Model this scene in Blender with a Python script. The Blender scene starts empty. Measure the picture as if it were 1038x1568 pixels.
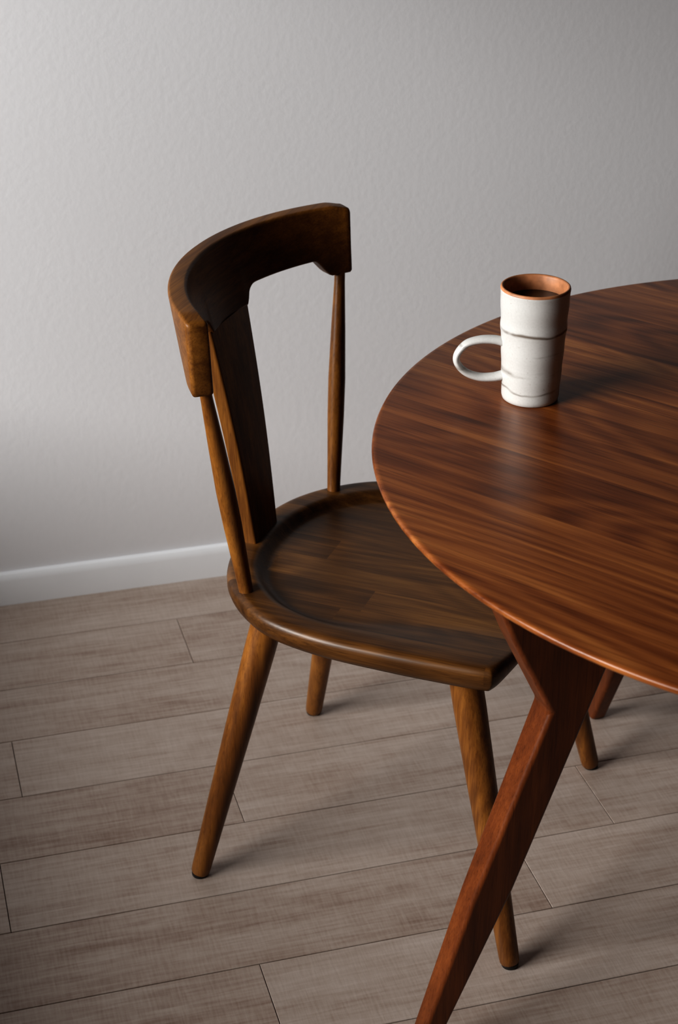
import bpy, math, random
from mathutils import Vector, Matrix
random.seed(4)
S=bpy.context.scene
try:
    S.view_settings.view_transform='Standard'
    S.view_settings.look='High Contrast'
except Exception as e: print('LOOK',e)

YAW=math.radians(15.6); CY,SY=math.cos(YAW),math.sin(YAW)
def place(x,y):            # survey frame -> room frame
    return (x*CY+y*SY, -x*SY+y*CY)
def rotz(deg): return math.radians(deg-15.6)

# ---------------------------------------------------------------- helpers
def sstep(a,b,x):
    t=max(0,min(1,(x-a)/(b-a))); return t*t*(3-2*t)
def lerp(a,b,t): return a+(b-a)*t

def mesh_obj(name, verts, faces, mat, parent=None, smooth=True, mats=None, fmat=None, autosm=40):
    me=bpy.data.meshes.new(name); me.from_pydata([tuple(v) for v in verts],[],faces); me.update()
    ob=bpy.data.objects.new(name,me); S.collection.objects.link(ob)
    for m in (mats or [mat]): me.materials.append(m)
    if fmat:
        for p,i in zip(me.polygons,fmat): p.material_index=i
    import bmesh
    bm=bmesh.new(); bm.from_mesh(me); bmesh.ops.recalc_face_normals(bm,faces=bm.faces); bm.to_mesh(me); bm.free()
    if smooth:
        for p in me.polygons: p.use_smooth=True
        try:
            me.set_sharp_from_angle(angle=math.radians(autosm))
        except Exception: pass
    if parent: ob.parent=parent
    return ob

def loft(name, secs, mat, parent=None, closed_ends=True, autosm=40):
    n=len(secs[0]); v=[p for s in secs for p in s]; f=[]
    for i in range(len(secs)-1):
        for j in range(n):
            f.append((i*n+j, i*n+(j+1)%n, (i+1)*n+(j+1)%n, (i+1)*n+j))
    if closed_ends:
        f.append(tuple(range(n))); f.append(tuple(range((len(secs)-1)*n,len(secs)*n)))
    return mesh_obj(name,v,f,mat,parent,autosm=autosm)

def rrect(w,h,r,k=5):
    pts=[]; r=min(r,w/2*.98,h/2*.98)
    for cx,cy,a0 in ((w/2-r,h/2-r,0),(-w/2+r,h/2-r,90),(-w/2+r,-h/2+r,180),(w/2-r,-h/2+r,270)):
        for i in range(k+1):
            a=math.radians(a0+90*i/k); pts.append((cx+r*math.cos(a),cy+r*math.sin(a)))
    return pts

def rod(name, p0,p1, prof, mat, parent, n=28):
    """turned round part, prof = [(t, radius)]"""
    p0=Vector(p0);p1=Vector(p1);d=(p1-p0).normalized()
    u=d.cross(Vector((0,1,0))).normalized(); w=d.cross(u)
    secs=[]
    for t,r in prof:
        c=p0.lerp(p1,t)
        secs.append([c+u*r*math.cos(2*math.pi*k/n)+w*r*math.sin(2*math.pi*k/n) for k in range(n)])
    return loft(name,secs,mat,parent,autosm=50)

def empty(name,loc,rz=0):
    e=bpy.data.objects.new(name,None); e.location=loc; e.rotation_euler=(0,0,rz); e.empty_display_size=.1
    S.collection.objects.link(e); return e

# ---------------------------------------------------------------- materials
def newmat(name):
    m=bpy.data.materials.new(name); m.use_nodes=True
    nt=m.node_tree; b=nt.nodes['Principled BSDF']; return m,nt,b
def N(nt,t,**kw):
    n=nt.nodes.new(t)
    for k,v in kw.items(): setattr(n,k,v)
    return n
def math_n(nt,op,a,b=None,c=None):
    n=N(nt,'ShaderNodeMath',operation=op)
    for i,x in enumerate((a,b,c)):
        if x is None: continue
        if isinstance(x,(int,float)): n.inputs[i].default_value=x
        else: nt.links.new(x,n.inputs[i])
    return n.outputs[0]
def ramp(nt,fac,stops):
    r=N(nt,'ShaderNodeValToRGB'); e=r.color_ramp.elements
    while len(e)<len(stops): e.new(.5)
    for el,(p,c) in zip(e,stops): el.position=p; el.color=(*c,1)
    nt.links.new(fac,r.inputs[0]); return r.outputs[0]

def wood(name, stops, axis='X', rot=0, strip=None, joint=None, ringw=.10, stripw=.2, rough=.35, coat=.2, bump=.08, spec=.5, xs=1.0, cross=1.0, pores=.35):
    m,nt,b=newmat(name); L=nt.links.new
    tc=N(nt,'ShaderNodeTexCoord'); mp=N(nt,'ShaderNodeMapping'); mp.inputs['Rotation'].default_value=(0,0,-rot)
    L(tc.outputs['Object'],mp.inputs[0]); sp=N(nt,'ShaderNodeSeparateXYZ'); L(mp.outputs[0],sp.inputs[0])
    x,y,z=sp.outputs
    if axis=='Z': x,y,z=z,x,y
    if axis=='Y': x,y,z=y,x,z
    st=None
    if strip:
        idx=math_n(nt,'FLOOR',math_n(nt,'ADD',math_n(nt,'DIVIDE',y,strip),50.37))
        w=N(nt,'ShaderNodeTexWhiteNoise',noise_dimensions='1D'); L(idx,w.inputs['W']); st=w.outputs['Value']
        if joint:
            j=math_n(nt,'FLOOR',math_n(nt,'ADD',math_n(nt,'DIVIDE',x,joint),math_n(nt,'MULTIPLY',st,9.0)))
            w2=N(nt,'ShaderNodeTexWhiteNoise',noise_dimensions='1D'); L(math_n(nt,'ADD',math_n(nt,'MULTIPLY',idx,13.7),math_n(nt,'MULTIPLY',j,3.1)),w2.inputs['W']); st=w2.outputs['Value']
        x=math_n(nt,'ADD',x,math_n(nt,'MULTIPLY',st,11.0)); z=math_n(nt,'ADD',z,math_n(nt,'MULTIPLY',st,5.0))
    def vec(sx,sy):
        c=N(nt,'ShaderNodeCombineXYZ')
        for i,(q,s) in enumerate(((x,sx*xs),(y,sy*cross),(z,sy*cross))): L(math_n(nt,'MULTIPLY',q,s),c.inputs[i])
        return c.outputs[0]
    def noise(v,det=4,dist=0.0,ro=.5):
        n=N(nt,'ShaderNodeTexNoise'); n.inputs['Scale'].default_value=1.0; n.inputs['Detail'].default_value=det
        n.inputs['Roughness'].default_value=ro
        n.inputs['Distortion'].default_value=dist; L(v,n.inputs['Vector']); return n.outputs[0]
    big=noise(vec(1.5,14),3,.2)
    mid=noise(vec(1.8,80),5,.05,.6)
    fin=noise(vec(6,380),4,0,.6)
    pore=noise(vec(14,620),2)
    rn=noise(vec(1.2,6.5),1.0,.15)
    ring=math_n(nt,'SINE',math_n(nt,'MULTIPLY',rn,95.0))
    ramt=noise(vec(1.1,9),2)
    ring=math_n(nt,'MULTIPLY',ring,math_n(nt,'MULTIPLY',ramt,ringw))
    t=math_n(nt,'MULTIPLY',big,.42)
    t=math_n(nt,'ADD',t,math_n(nt,'MULTIPLY',mid,.36))
    t=math_n(nt,'ADD',t,math_n(nt,'MULTIPLY',fin,.22))
    t=math_n(nt,'ADD',t,ring)
    if st is not None: t=math_n(nt,'ADD',t,math_n(nt,'MULTIPLY',math_n(nt,'SUBTRACT',st,.5),stripw))
    col=ramp(nt,t,stops)
    pm=ramp(nt,pore,[(.56,(0,0,0)),(.68,(1,1,1))])
    mx=N(nt,'ShaderNodeMix',data_type='RGBA',blend_type='MULTIPLY'); L(math_n(nt,'MULTIPLY',pm,pores),mx.inputs[0]); L(col,mx.inputs[6]); mx.inputs[7].default_value=(.25,.2,.2,1)
    L(mx.outputs[2],b.inputs['Base Color'])
    b.inputs['Roughness'].default_value=rough
    b.inputs['Specular IOR Level'].default_value=spec
    b.inputs['Coat Weight'].default_value=coat; b.inputs['Coat Roughness'].default_value=rough*.8
    bp=N(nt,'ShaderNodeBump'); bp.inputs['Strength'].default_value=bump; bp.inputs['Distance'].default_value=.001
    L(math_n(nt,'ADD',fin,pore),bp.inputs['Height']); L(bp.outputs[0],b.inputs['Normal'])
    return m

chair_cols=[(.28,(.060,.021,.006)),(.46,(.150,.057,.013)),(.58,(.26,.108,.023)),(.80,(.42,.20,.045))]
crest_cols=[(.28,(.050,.019,.006)),(.46,(.125,.048,.011)),(.58,(.22,.092,.019)),(.80,(.38,.17,.037))]
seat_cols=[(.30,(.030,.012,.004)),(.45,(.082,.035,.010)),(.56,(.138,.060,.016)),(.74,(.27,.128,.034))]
table_cols=[(.32,(.070,.019,.006)),(.44,(.165,.049,.014)),(.56,(.27,.093,.026)),(.72,(.46,.19,.054))]
leg_cols=[(.28,(.045,.012,.004)),(.5,(.135,.038,.010)),(.8,(.29,.092,.024))]
M_chair=wood('chair_walnut_vertical',chair_cols,'Z',rough=.36,coat=.05,xs=1.6,spec=.45,ringw=.05)
M_crest=wood('chair_walnut_crest',crest_cols,'Y',rough=.45,coat=.0,xs=1.6,spec=.3,ringw=.03)
M_splat=wood('chair_walnut_splat',crest_cols,'Z',rough=.45,coat=.0,xs=1.6,spec=.3,ringw=.04)
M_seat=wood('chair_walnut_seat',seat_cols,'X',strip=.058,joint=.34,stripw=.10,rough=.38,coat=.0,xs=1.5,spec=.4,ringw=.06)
M_ttop=wood('table_walnut_top',table_cols,'X',rot=math.radians(-38-202),strip=.115,stripw=.07,rough=.31,coat=.0,spec=.40,ringw=.085,pores=.45)
M_tleg=wood('table_walnut_leg',leg_cols,'Z',rough=.36,coat=.0,ringw=.04,spec=.4,xs=1.4)

def plain(name,col,rough=.5,nscale=30,var=.06,bump=0,bdist=.001,bscale=None,detail=3):
    m,nt,b=newmat(name); L=nt.links.new
    tc=N(nt,'ShaderNodeTexCoord'); n=N(nt,'ShaderNodeTexNoise'); n.inputs['Scale'].default_value=nscale; n.inputs['Detail'].default_value=detail
    L(tc.outputs['Object'],n.inputs['Vector'])
    lo=tuple(c*(1-var) for c in col); hi=tuple(min(1,c*(1+var)) for c in col)
    L(ramp(nt,n.outputs[0],[(.3,lo),(.7,hi)]),b.inputs['Base Color']); b.inputs['Roughness'].default_value=rough
    if bump:
        n2=N(nt,'ShaderNodeTexNoise'); n2.inputs['Scale'].default_value=bscale or nscale; n2.inputs['Detail'].default_value=detail
        L(tc.outputs['Object'],n2.inputs['Vector'])
        bp=N(nt,'ShaderNodeBump'); bp.inputs['Strength'].default_value=bump; bp.inputs['Distance'].default_value=bdist
        L(n2.outputs[0],bp.inputs['Height']); L(bp.outputs[0],b.inputs['Normal'])
    return m
M_wall=plain('painted_orange_peel_wall',(.745,.738,.752),.8,1.5,.02,bump=.13,bdist=.0020,bscale=85,detail=2)
M_trim=plain('white_trim_paint',(.86,.87,.89),.4,8,.02)
M_ceil=plain('ceiling_paint',(.25,.25,.25),.9,2,.02)
M_gap=plain('floor_gap',(.075,.062,.053),.9,20,.1)
M_glide=plain('foot_glide_rubber',(.015,.013,.012),.6,20,.1)
M_coffee=plain('black_coffee',(.012,.005,.003),.08,20,.1)

# floor plank material
def floor_mat():
    m,nt,b=newmat('oak_look_plank'); L=nt.links.new
    tc=N(nt,'ShaderNodeTexCoord'); at=N(nt,'ShaderNodeAttribute',attribute_name='tone')
    sp=N(nt,'ShaderNodeSeparateXYZ'); L(tc.outputs['Object'],sp.inputs[0])
    tone=N(nt,'ShaderNodeSeparateColor'); L(at.outputs['Color'],tone.inputs[0]); t0=tone.outputs[0]
    def vec(sx,sy):
        c=N(nt,'ShaderNodeCombineXYZ'); L(math_n(nt,'MULTIPLY',sp.outputs[0],sx),c.inputs[0]); L(math_n(nt,'MULTIPLY',sp.outputs[1],sy),c.inputs[1])
        L(math_n(nt,'MULTIPLY',t0,37.0),c.inputs[2]); return c.outputs[0]
    def noise(v,det=4,dist=0.):
        n=N(nt,'ShaderNodeTexNoise'); n.inputs['Scale'].default_value=1; n.inputs['Detail'].default_value=det; n.inputs['Distortion'].default_value=dist; L(v,n.inputs['Vector']); return n.outputs[0]
    a=noise(vec(2.2,20),4,.8); g=noise(vec(14,190),4); c=noise(vec(300,30),2); k=noise(vec(9,16),3,1.2)
    t=math_n(nt,'MULTIPLY',a,.44); t=math_n(nt,'ADD',t,math_n(nt,'MULTIPLY',g,.40)); t=math_n(nt,'ADD',t,math_n(nt,'MULTIPLY',c,.20))
    t=math_n(nt,'ADD',t,math_n(nt,'MULTIPLY',k,.16))
    t=math_n(nt,'ADD',t,math_n(nt,'MULTIPLY',math_n(nt,'SUBTRACT',t0,.5),.11))
    L(ramp(nt,t,[(.38,(.27,.185,.145)),(.54,(.40,.313,.262)),(.66,(.47,.388,.336)),(.82,(.55,.47,.42))]),b.inputs['Base Color'])
    b.inputs['Roughness'].default_value=.5
    bp=N(nt,'ShaderNodeBump'); bp.inputs['Strength'].default_value=.25; bp.inputs['Distance'].default_value=.0008
    L(math_n(nt,'ADD',g,c),bp.inputs['Height']); L(bp.outputs[0],b.inputs['Normal'])
    return m
M_floor=floor_mat()

# ---------------------------------------------------------------- room shell
WALLY=2.80; XL=-.80; XR=3.6; YN=-1.8; H=2.55
def box(name,lo,hi,mat,parent=None,bev=0):
    x0,y0,z0=lo;x1,y1,z1=hi
    v=[(x0,y0,z0),(x1,y0,z0),(x1,y1,z0),(x0,y1,z0),(x0,y0,z1),(x1,y0,z1),(x1,y1,z1),(x0,y1,z1)]
    f=[(0,3,2,1),(4,5,6,7),(0,1,5,4),(1,2,6,5),(2,3,7,6),(3,0,4,7)]
    return mesh_obj(name,v,f,mat,parent,smooth=False)

# floor: planks laid in rows parallel to the back wall
PW=.152; verts=[];faces=[];fm=[];tones=[]
known={1.594:.377,1.746:.797,1.898:.0636,2.05:.426,2.202:.113}
def addbox(x0,x1,y0,y1,z0,z1,c,tone,mi):
    b=len(verts)
    verts.extend([(x0,y0,z0),(x1,y0,z0),(x1,y1,z0),(x0,y1,z0),(x0,y0,z1-c),(x1,y0,z1-c),(x1,y1,z1-c),(x0,y1,z1-c),
                  (x0+c,y0+c,z1),(x1-c,y0+c,z1),(x1-c,y1-c,z1),(x0+c,y1-c,z1)])
    fs=[(0,3,2,1),(0,1,5,4),(1,2,6,5),(2,3,7,6),(3,0,4,7),(4,5,9,8),(5,6,10,9),(6,7,11,10),(7,4,8,11),(8,9,10,11)]
    for f in fs: faces.append(tuple(b+i for i in f)); fm.append(mi)
    tones.extend([tone]*12)
y=1.746-PW*24
addbox(XL-.1,XR,YN,WALLY+.02,-.03,-.004,.0005,.5,1)
while y<WALLY:
    y1=min(y+PW,WALLY+.015)
    if y1>YN:
        off=None
        for k,v in known.items():
            if abs(k-y)<.02: off=v
        if off is None: off=random.uniform(0,.9)
        x=off-.893*4
        while x<XR:
            xa=max(x,XL-.05); xb=min(x+.893,XR)
            if xb>xa+.02: addbox(xa+.0005,xb-.0005,max(y,YN)+.0008,y1-.0008,-.0035,0,.0005,random.random(),0)
            x+=.893
    y+=PW
fl=mesh_obj('floor',verts,faces,None,smooth=False,mats=[M_floor,M_gap],fmat=fm)
ca=fl.data.color_attributes.new('tone','FLOAT_COLOR','POINT')
for i,t in enumerate(tones): ca.data[i].color=(t,t,t,1)

box('wall_back',(XL-.12,WALLY,-.03),(XR,WALLY+.1,H),M_wall)
box('ceiling',(XL-.12,YN,H),(XR,WALLY+.1,H+.08),M_ceil)
# left wall with window opening
WY0,WY1,WZ0,WZ1=-.2,2.7,.64,1.80
v=[];f=[]
def bx(lo,hi):
    b=len(v);x0,y0,z0=lo;x1,y1,z1=hi
    v.extend([(x0,y0,z0),(x1,y0,z0),(x1,y1,z0),(x0,y1,z0),(x0,y0,z1),(x1,y0,z1),(x1,y1,z1),(x0,y1,z1)])
    for q in [(0,3,2,1),(4,5,6,7),(0,1,5,4),(1,2,6,5),(2,3,7,6),(3,0,4,7)]: f.append(tuple(b+i for i in q))
bx((XL-.12,YN,-.03),(XL,WY0,H)); bx((XL-.12,WY1,-.03),(XL,WALLY,H)); bx((XL-.12,WY0,-.03),(XL,WY1,WZ0)); bx((XL-.12,WY0,WZ1),(XL,WY1,H))
mesh_obj('wall_left',v,f,M_wall,smooth=False)
v=[];f=[]
bx((XL-.08,WY0,WZ0),(XL-.04,WY0+.04,WZ1)); bx((XL-.08,WY1-.04,WZ0),(XL-.04,WY1,WZ1)); bx((XL-.08,WY0+.04,WZ1-.04),(XL-.04,WY1-.04,WZ1)); bx((XL-.08,WY0+.04,WZ0),(XL-.04,WY1-.04,WZ0+.03))
bx((XL-.04,WY0,WZ0),(XL+.03,WY1,WZ0+.02))
mesh_obj('window_1',v,f,M_trim,smooth=False)

# baseboards
prof=[(0,0),(.013,0),(.013,.048),(.0115,.056),(.008,.061),(.003,.063),(0,.063)]
loft('baseboard_back',[[Vector((X,WALLY-p,q)) for p,q in prof] for X in (XL,XR)],M_trim,autosm=25)
loft('baseboard_left',[[Vector((XL+p,Y,q)) for p,q in prof] for Y in (YN,WALLY-.014)],M_trim,autosm=25)

# ---------------------------------------------------------------- chair
cx,cy=place(.095,2.09)
CH=empty('dining_chair',(cx,cy,0),rotz(-21.2))
half=[(-.243,0),(-.236,.07),(-.214,.13),(-.175,.18),(-.12,.218),(-.04,.237),(.06,.241),(.14,.239),(.183,.236),(.194,.228),(.203,.19),(.217,.09),(.220,0)]
full=half+[(a,-b) for a,b in half[-2:0:-1]]
def catmull(P,k):
    out=[];n=len(P)
    for i in range(n):
        p0,p1,p2,p3=[Vector(P[(i+d)%n]) for d in (-1,0,1,2)]
        for j in range(k):
            t=j/k; out.append(.5*((2*p1)+(-p0+p2)*t+(2*p0-5*p1+4*p2-p3)*t*t+(-p0+3*p1-3*p2+p3)*t**3))
    return out
OUT=catmull([(a,b) for a,b in full],8); n=len(OUT)
ZR=.450
def topz(x,y,e):
    e=lerp(e,.24-abs(y),sstep(-.10,.02,x))
    k=sstep(-.12,.2,x)
    mrg=lerp(.036,.012,k); w=lerp(.020,.12,k)
    return ZR-.013*sstep(0,1,(e-mrg)/w)
secs=[]
ctr=Vector((-.01,0))
NR=44
for r in range(1,NR+1):
    rho=r/NR; ring=[]
    for p in OUT:
        d=(p-ctr); l=d.length; rr=(l-.011)*rho; q=ctr+d/l*rr
        ring.append(Vector((q.x,q.y,topz(q.x,q.y,l-rr))))
    secs.append(ring)
for ins,dz,ab in ((.007,-.0008,None),(.0035,-.003,None),(.001,-.0065,None),(0,-.011,None),(0,None,.431),(.0025,None,.424),(.008,None,.417),(.018,None,.412),(.05,None,.411)):
    ring=[]
    for p in OUT:
        d=(p-ctr); l=d.length; q=ctr+d/l*(l-ins)
        z=ab if ab else topz(q.x,q.y,ins)+dz
        ring.append(Vector((q.x,q.y,z)))
    secs.append(ring)
vv=[p for s in secs for p in s]; ff=[]
for i in range(len(secs)-1):
    for j in range(n): ff.append((i*n+j,i*n+(j+1)%n,(i+1)*n+(j+1)%n,(i+1)*n+j))
c0=len(vv); vv.append(Vector((ctr.x,ctr.y,ZR-.013)))
for j in range(n): ff.append((c0,(j+1)%n,j))
ff.append(tuple((len(secs)-1)*n+j for j in range(n)))
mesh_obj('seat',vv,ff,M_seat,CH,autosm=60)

lp=[(0,.0115),(.008,.0132),(.03,.0138),(.3,.0165),(.6,.0195),(.85,.0215),(1,.0215)]
legs=[((-.230,-.22),(-.145,-.14)),((-.232,.22),(-.150,.145)),((.236,-.24),(.135,-.175)),((.228,.238),(.135,.175))]
for i,(ft,tp) in enumerate(legs):
    rod(f'leg_{i+1}',(ft[0],ft[1],.004),(tp[0],tp[1],.42),lp,M_chair,CH)
    rod(f'foot_glide_{i+1}',(ft[0],ft[1],0),(ft[0],ft[1],.006),[(0,.0105),(.3,.0115),(1,.0115)],M_glide,CH)
pp=[(0,.0095),(.03,.0095),(.12,.0102),(.35,.0122),(.5,.0125),(.7,.0105),(.9,.0078),(1,.0075)]
for i,sg in enumerate((-1,1)):
    rod(f'back_post_{i+1}',(-.172,sg*.158,.440),(-.190,sg*.232,.785),pp,M_chair,CH)

# crest rail
R=.3785; PH=math.radians(40.4); XC=-.273+R; ZT=.863
def crest_pt(ph,z,off):
    k=max(0,(math.cos(ph)-math.cos(PH))/(1-math.cos(PH)))
    lean=(.03+.22*k**.6)*(z-.775)
    return Vector((XC-(R+off)*math.cos(ph)-lean,(R+off)*math.sin(ph),z))
def zbot(y):
    y=abs(y)
    if y<.060: return .765
    if y<.086: return .763+math.sqrt(max(0,.026**2-(.086-y)**2))
    return lerp(.789,.763,sstep(.194,.219,y))
secs=[]; NC=120
cols=[(-PH,.004),(-PH+.003,.0012),(-PH+.009,0)]+[(-PH+.009+(2*PH-.018)*i/NC,0) for i in range(1,NC)]+[(PH-.009,0),(PH-.003,.0012),(PH,.004)]
for ph,ins in cols:
    y=R*math.sin(ph); zb=zbot(y); zt=ZT-.005*sstep(.225,.247,abs(y)); th=lerp(.022,.027,abs(ph)/PH)
    sec=rrect(th-2*ins,(zt-zb)-2*ins,.0045)
    secs.append([crest_pt(ph,(zt+zb)/2+b,a) for a,b in sec])
loft('crest_rail',secs,M_crest,CH,autosm=45)
# splat
secs=[]
for i in range(25):
    t=i/24; z=lerp(.436,.768,t); xc=lerp(-.220,-.272,t)+.004*math.sin(math.pi*t); w=lerp(.076,.121,t**1.1); th=lerp(.019,.021,t)
    secs.append([Vector((xc+a+(b*b)/(2*R)*.6*1.0,b,z)) for a,b in rrect(th,w,.004)])
loft('back_splat',secs,M_splat,CH,autosm=40)

# ---------------------------------------------------------------- table
tx,ty=place(.64,1.825)
TB=empty('dining_table',(tx,ty,0),rotz(202))
ZTOP=.741; RT=.602
prof=[(.0,ZTOP),(.3,ZTOP),(RT-.006,ZTOP),(RT-.003,ZTOP-.0003),(RT-.001,ZTOP-.0013),(RT,ZTOP-.0035),(RT-.0008,ZTOP-.007),(RT-.005,ZTOP-.0105),(RT-.03,ZTOP-.018),(RT-.06,ZTOP-.022),(0,ZTOP-.022)]
def lathe(name,prof,mat,parent,n=64,mats=None,fm=None,autosm=45):
    v=[];f=[];idx=[];fmi=[]
    for r,z in prof:
        if r<1e-6: idx.append([len(v)]*n); v.append((0,0,z))
        else:
            idx.append(list(range(len(v),len(v)+n))); v.extend([(r*math.cos(2*math.pi*k/n),r*math.sin(2*math.pi*k/n),z) for k in range(n)])
    for i in range(len(prof)-1):
        for k in range(n):
            a,b,c,d=idx[i][k],idx[i][(k+1)%n],idx[i+1][(k+1)%n],idx[i+1][k]
            q=[]
            for s in (a,b,c,d):
                if s not in q: q.append(s)
            if len(q)>=3: f.append(tuple(q)); fmi.append(fm[i] if fm else 0)
    return mesh_obj(name,v,f,mat,parent,mats=mats,fmat=fmi if fm else None,autosm=autosm)
lathe('tabletop',prof,M_ttop,TB,n=256,autosm=50)
# splayed forked legs
ZU=ZTOP-.0215
def extr(name,poly,thf,ang,mat,parent,bev=.009):
    ca,sa=math.cos(ang),math.sin(ang); v=[];m=len(poly)
    for s in (-1,1):
        for r,z in poly:
            t=s*thf(z)/2; v.append((r*ca-t*sa,r*sa+t*ca,z))
    f=[tuple(range(m)),tuple(range(2*m-1,m-1,-1))]+[(i,(i+1)%m,(i+1)%m+m,i+m) for i in range(m)]
    o=mesh_obj(name,v,f,mat,parent,autosm=35)
    b=o.modifiers.new('b','BEVEL'); b.width=bev; b.segments=4; b.limit_method='ANGLE'; b.angle_limit=math.radians(25)
    w=o.modifiers.new('w','WEIGHTED_NORMAL'); w.keep_sharp=False
    return o
legpoly=[(.602,.0),(.5765,.0),(.472,.25),(.377,.52),(.305,ZU),(.375,ZU),(.418,.615),(.470,ZU),(.540,ZU),(.490,.600),(.440,.498),(.526,.25)]
for i in range(4):
    extr(f'leg_{i+1}',legpoly,lambda z: lerp(.026,.042,min(1,z/.5)),math.radians(90*i),M_tleg,TB,bev=.006)
for i in range(2):
    a=math.radians(90*i); L_=.335
    poly=[(-L_,.665+.0006*i),(L_,.665+.0006*i),(L_,ZU),(-L_,ZU)]
    extr(f'cross_beam_{i+1}',poly,lambda z:.034,a,M_tleg,TB,bev=.003)

# ---------------------------------------------------------------- mug
mx,my=place(.2367,1.978)
MG=empty('coffee_mug',(mx,my,ZTOP),rotz(180))
def mug_mat():
    m,nt,b=newmat('speckled_white_glaze'); L=nt.links.new
    tc=N(nt,'ShaderNodeTexCoord'); sp=N(nt,'ShaderNodeSeparateXYZ'); L(tc.outputs['Object'],sp.inputs[0])
    mp=N(nt,'ShaderNodeMapping'); mp.inputs['Scale'].default_value=(14,14,60); L(tc.outputs['Object'],mp.inputs[0])
    n=N(nt,'ShaderNodeTexNoise'); n.inputs['Scale'].default_value=1; n.inputs['Detail'].default_value=4; L(mp.outputs[0],n.inputs['Vector'])
    wob=N(nt,'ShaderNodeTexNoise'); wob.inputs['Scale'].default_value=22; wob.inputs['Detail'].default_value=2; L(tc.outputs['Object'],wob.inputs['Vector'])
    z=math_n(nt,'ADD',sp.outputs[2],math_n(nt,'MULTIPLY',math_n(nt,'SUBTRACT',wob.outputs[0],.5),.016))
    tot=None
    for zc,w,s in ((.0945,.0030,1.2),(.068,.0022,.55),(.041,.0055,.60),(.019,.0024,.8)):
        d=math_n(nt,'ABSOLUTE',math_n(nt,'SUBTRACT',z,zc)); g=math_n(nt,'SUBTRACT',1.0,math_n(nt,'DIVIDE',d,w)); g=math_n(nt,'MULTIPLY',math_n(nt,'MAXIMUM',g,0.0),s)
        tot=g if tot is None else math_n(nt,'ADD',tot,g)
    mask=ramp(nt,n.outputs[0],[(.42,(0,0,0)),(.56,(1,1,1))])
    tot=math_n(nt,'MULTIPLY',tot,mask)
    mix=N(nt,'ShaderNodeMix',data_type='RGBA'); L(tot,mix.inputs[0]); 
    sc=N(nt,'ShaderNodeTexNoise'); sc.inputs['Scale'].default_value=420; sc.inputs['Detail'].default_value=1; L(tc.outputs['Object'],sc.inputs['Vector'])
    base=ramp(nt,sc.outputs[0],[(.20,(.42,.37,.33)),(.27,(.55,.54,.52)),(.8,(.59,.58,.56))])
    L(base,mix.inputs[6]); mix.inputs[7].default_value=(.17,.14,.115,1)
    L(mix.outputs[2],b.inputs['Base Color']); b.inputs['Roughness'].default_value=.35
    return m
M_glaze=mug_mat()
M_clay=plain('toasted_clay_rim',(.40,.18,.085),.5,60,.35)
def mr(z):
    t=z/.146; r=lerp(.0352,.0425,t)
    r+=.00022*math.sin(z*2*math.pi/.030+1)
    r+=.0006*(sstep(.088,.093,z)-sstep(.097,.106,z))
    return r
prof=[(0,.003),(.026,.003),(.028,0),(.0325,0),(.0345,.0015),(.0355,.005)]
prof+=[(mr(z),z) for z in [.008+.132*i/44 for i in range(45)]]
prof+=[(.0425,.1435)]
k1=len(prof)-1
prof+=[(.0420,.1458),(.0408,.1467),(.0388,.1460),(.0380,.144)]
prof+=[(.0375,.135),(.0365,.12),(.033,.05),(.031,.010),(.026,.007),(0,.007)]
fm=[0]*(len(prof)-1)
for i in range(k1,len(fm)): fm[i]=1
lathe('mug_body',prof,None,MG,n=72,mats=[M_glaze,M_clay],fm=fm,autosm=60)
lathe('coffee',[(0,.1278),(.0366,.1278),(.0366,.1268),(0,.1268)],M_coffee,MG,n=48)
# handle: swept strap in local +X
ctrl=[(.033,.073),(.046,.0765),(.064,.0765),(.081,.071),(.0915,.058),(.0915,.046),(.081,.034),(.064,.0275),(.046,.0275),(.032,.031)]
pts=[]
for i in range(len(ctrl)-1):
    P=[Vector(ctrl[max(0,min(len(ctrl)-1,i+d))]) for d in (-1,0,1,2)]
    for j in range(8):
        t=j/8; pts.append(.5*((2*P[1])+(-P[0]+P[2])*t+(2*P[0]-5*P[1]+4*P[2]-P[3])*t*t+(-P[0]+3*P[1]-3*P[2]+P[3])*t**3))
pts.append(Vector(ctrl[-1])); secs=[]
for i,p in enumerate(pts):
    d=(pts[min(i+1,len(pts)-1)]-pts[max(i-1,0)]).normalized(); nn=Vector((-d.y,d.x))
    u=i/(len(pts)-1); wd=lerp(.0095,.0075,math.sin(math.pi*u)); th=lerp(.0055,.0043,math.sin(math.pi*u))
    secs.append([Vector((p.x+nn.x*th*math.cos(a),wd*math.sin(a),p.y+nn.y*th*math.cos(a))) for a in [2*math.pi*k/20 for k in range(20)]])
loft('mug_handle',secs,M_glaze,MG,autosm=60)

# ---------------------------------------------------------------- light
def area(name,loc,tgt,sx,sy,power,col):
    l=bpy.data.lights.new(name,'AREA'); l.shape='RECTANGLE'; l.size=sx; l.size_y=sy; l.energy=power; l.color=col
    o=bpy.data.objects.new(name,l); o.location=loc; o.rotation_euler=(Vector(tgt)-Vector(loc)).to_track_quat('-Z','Y').to_euler()
    S.collection.objects.link(o); return o
area('window_daylight',(-3.5,1.0,2.14),(.5,2.0,.4),2.6,1.45,285,(1,1,.985))
w=bpy.data.worlds.new('World'); S.world=w; w.use_nodes=True
w.node_tree.nodes['Background'].inputs[0].default_value=(.62,.72,.85,1); w.node_tree.nodes['Background'].inputs[1].default_value=.02

# ---------------------------------------------------------------- camera
cam=bpy.data.cameras.new('camera'); co=bpy.data.objects.new('camera',cam); S.collection.objects.link(co)
co.location=(0,0,1.61); co.rotation_euler=(math.radians(62.5),0,-YAW)
cam.sensor_fit='VERTICAL'; cam.sensor_height=36; cam.lens=61.07; cam.clip_start=.05
cam.dof.use_dof=True; cam.dof.focus_distance=2.15; cam.dof.aperture_fstop=8
S.camera=co
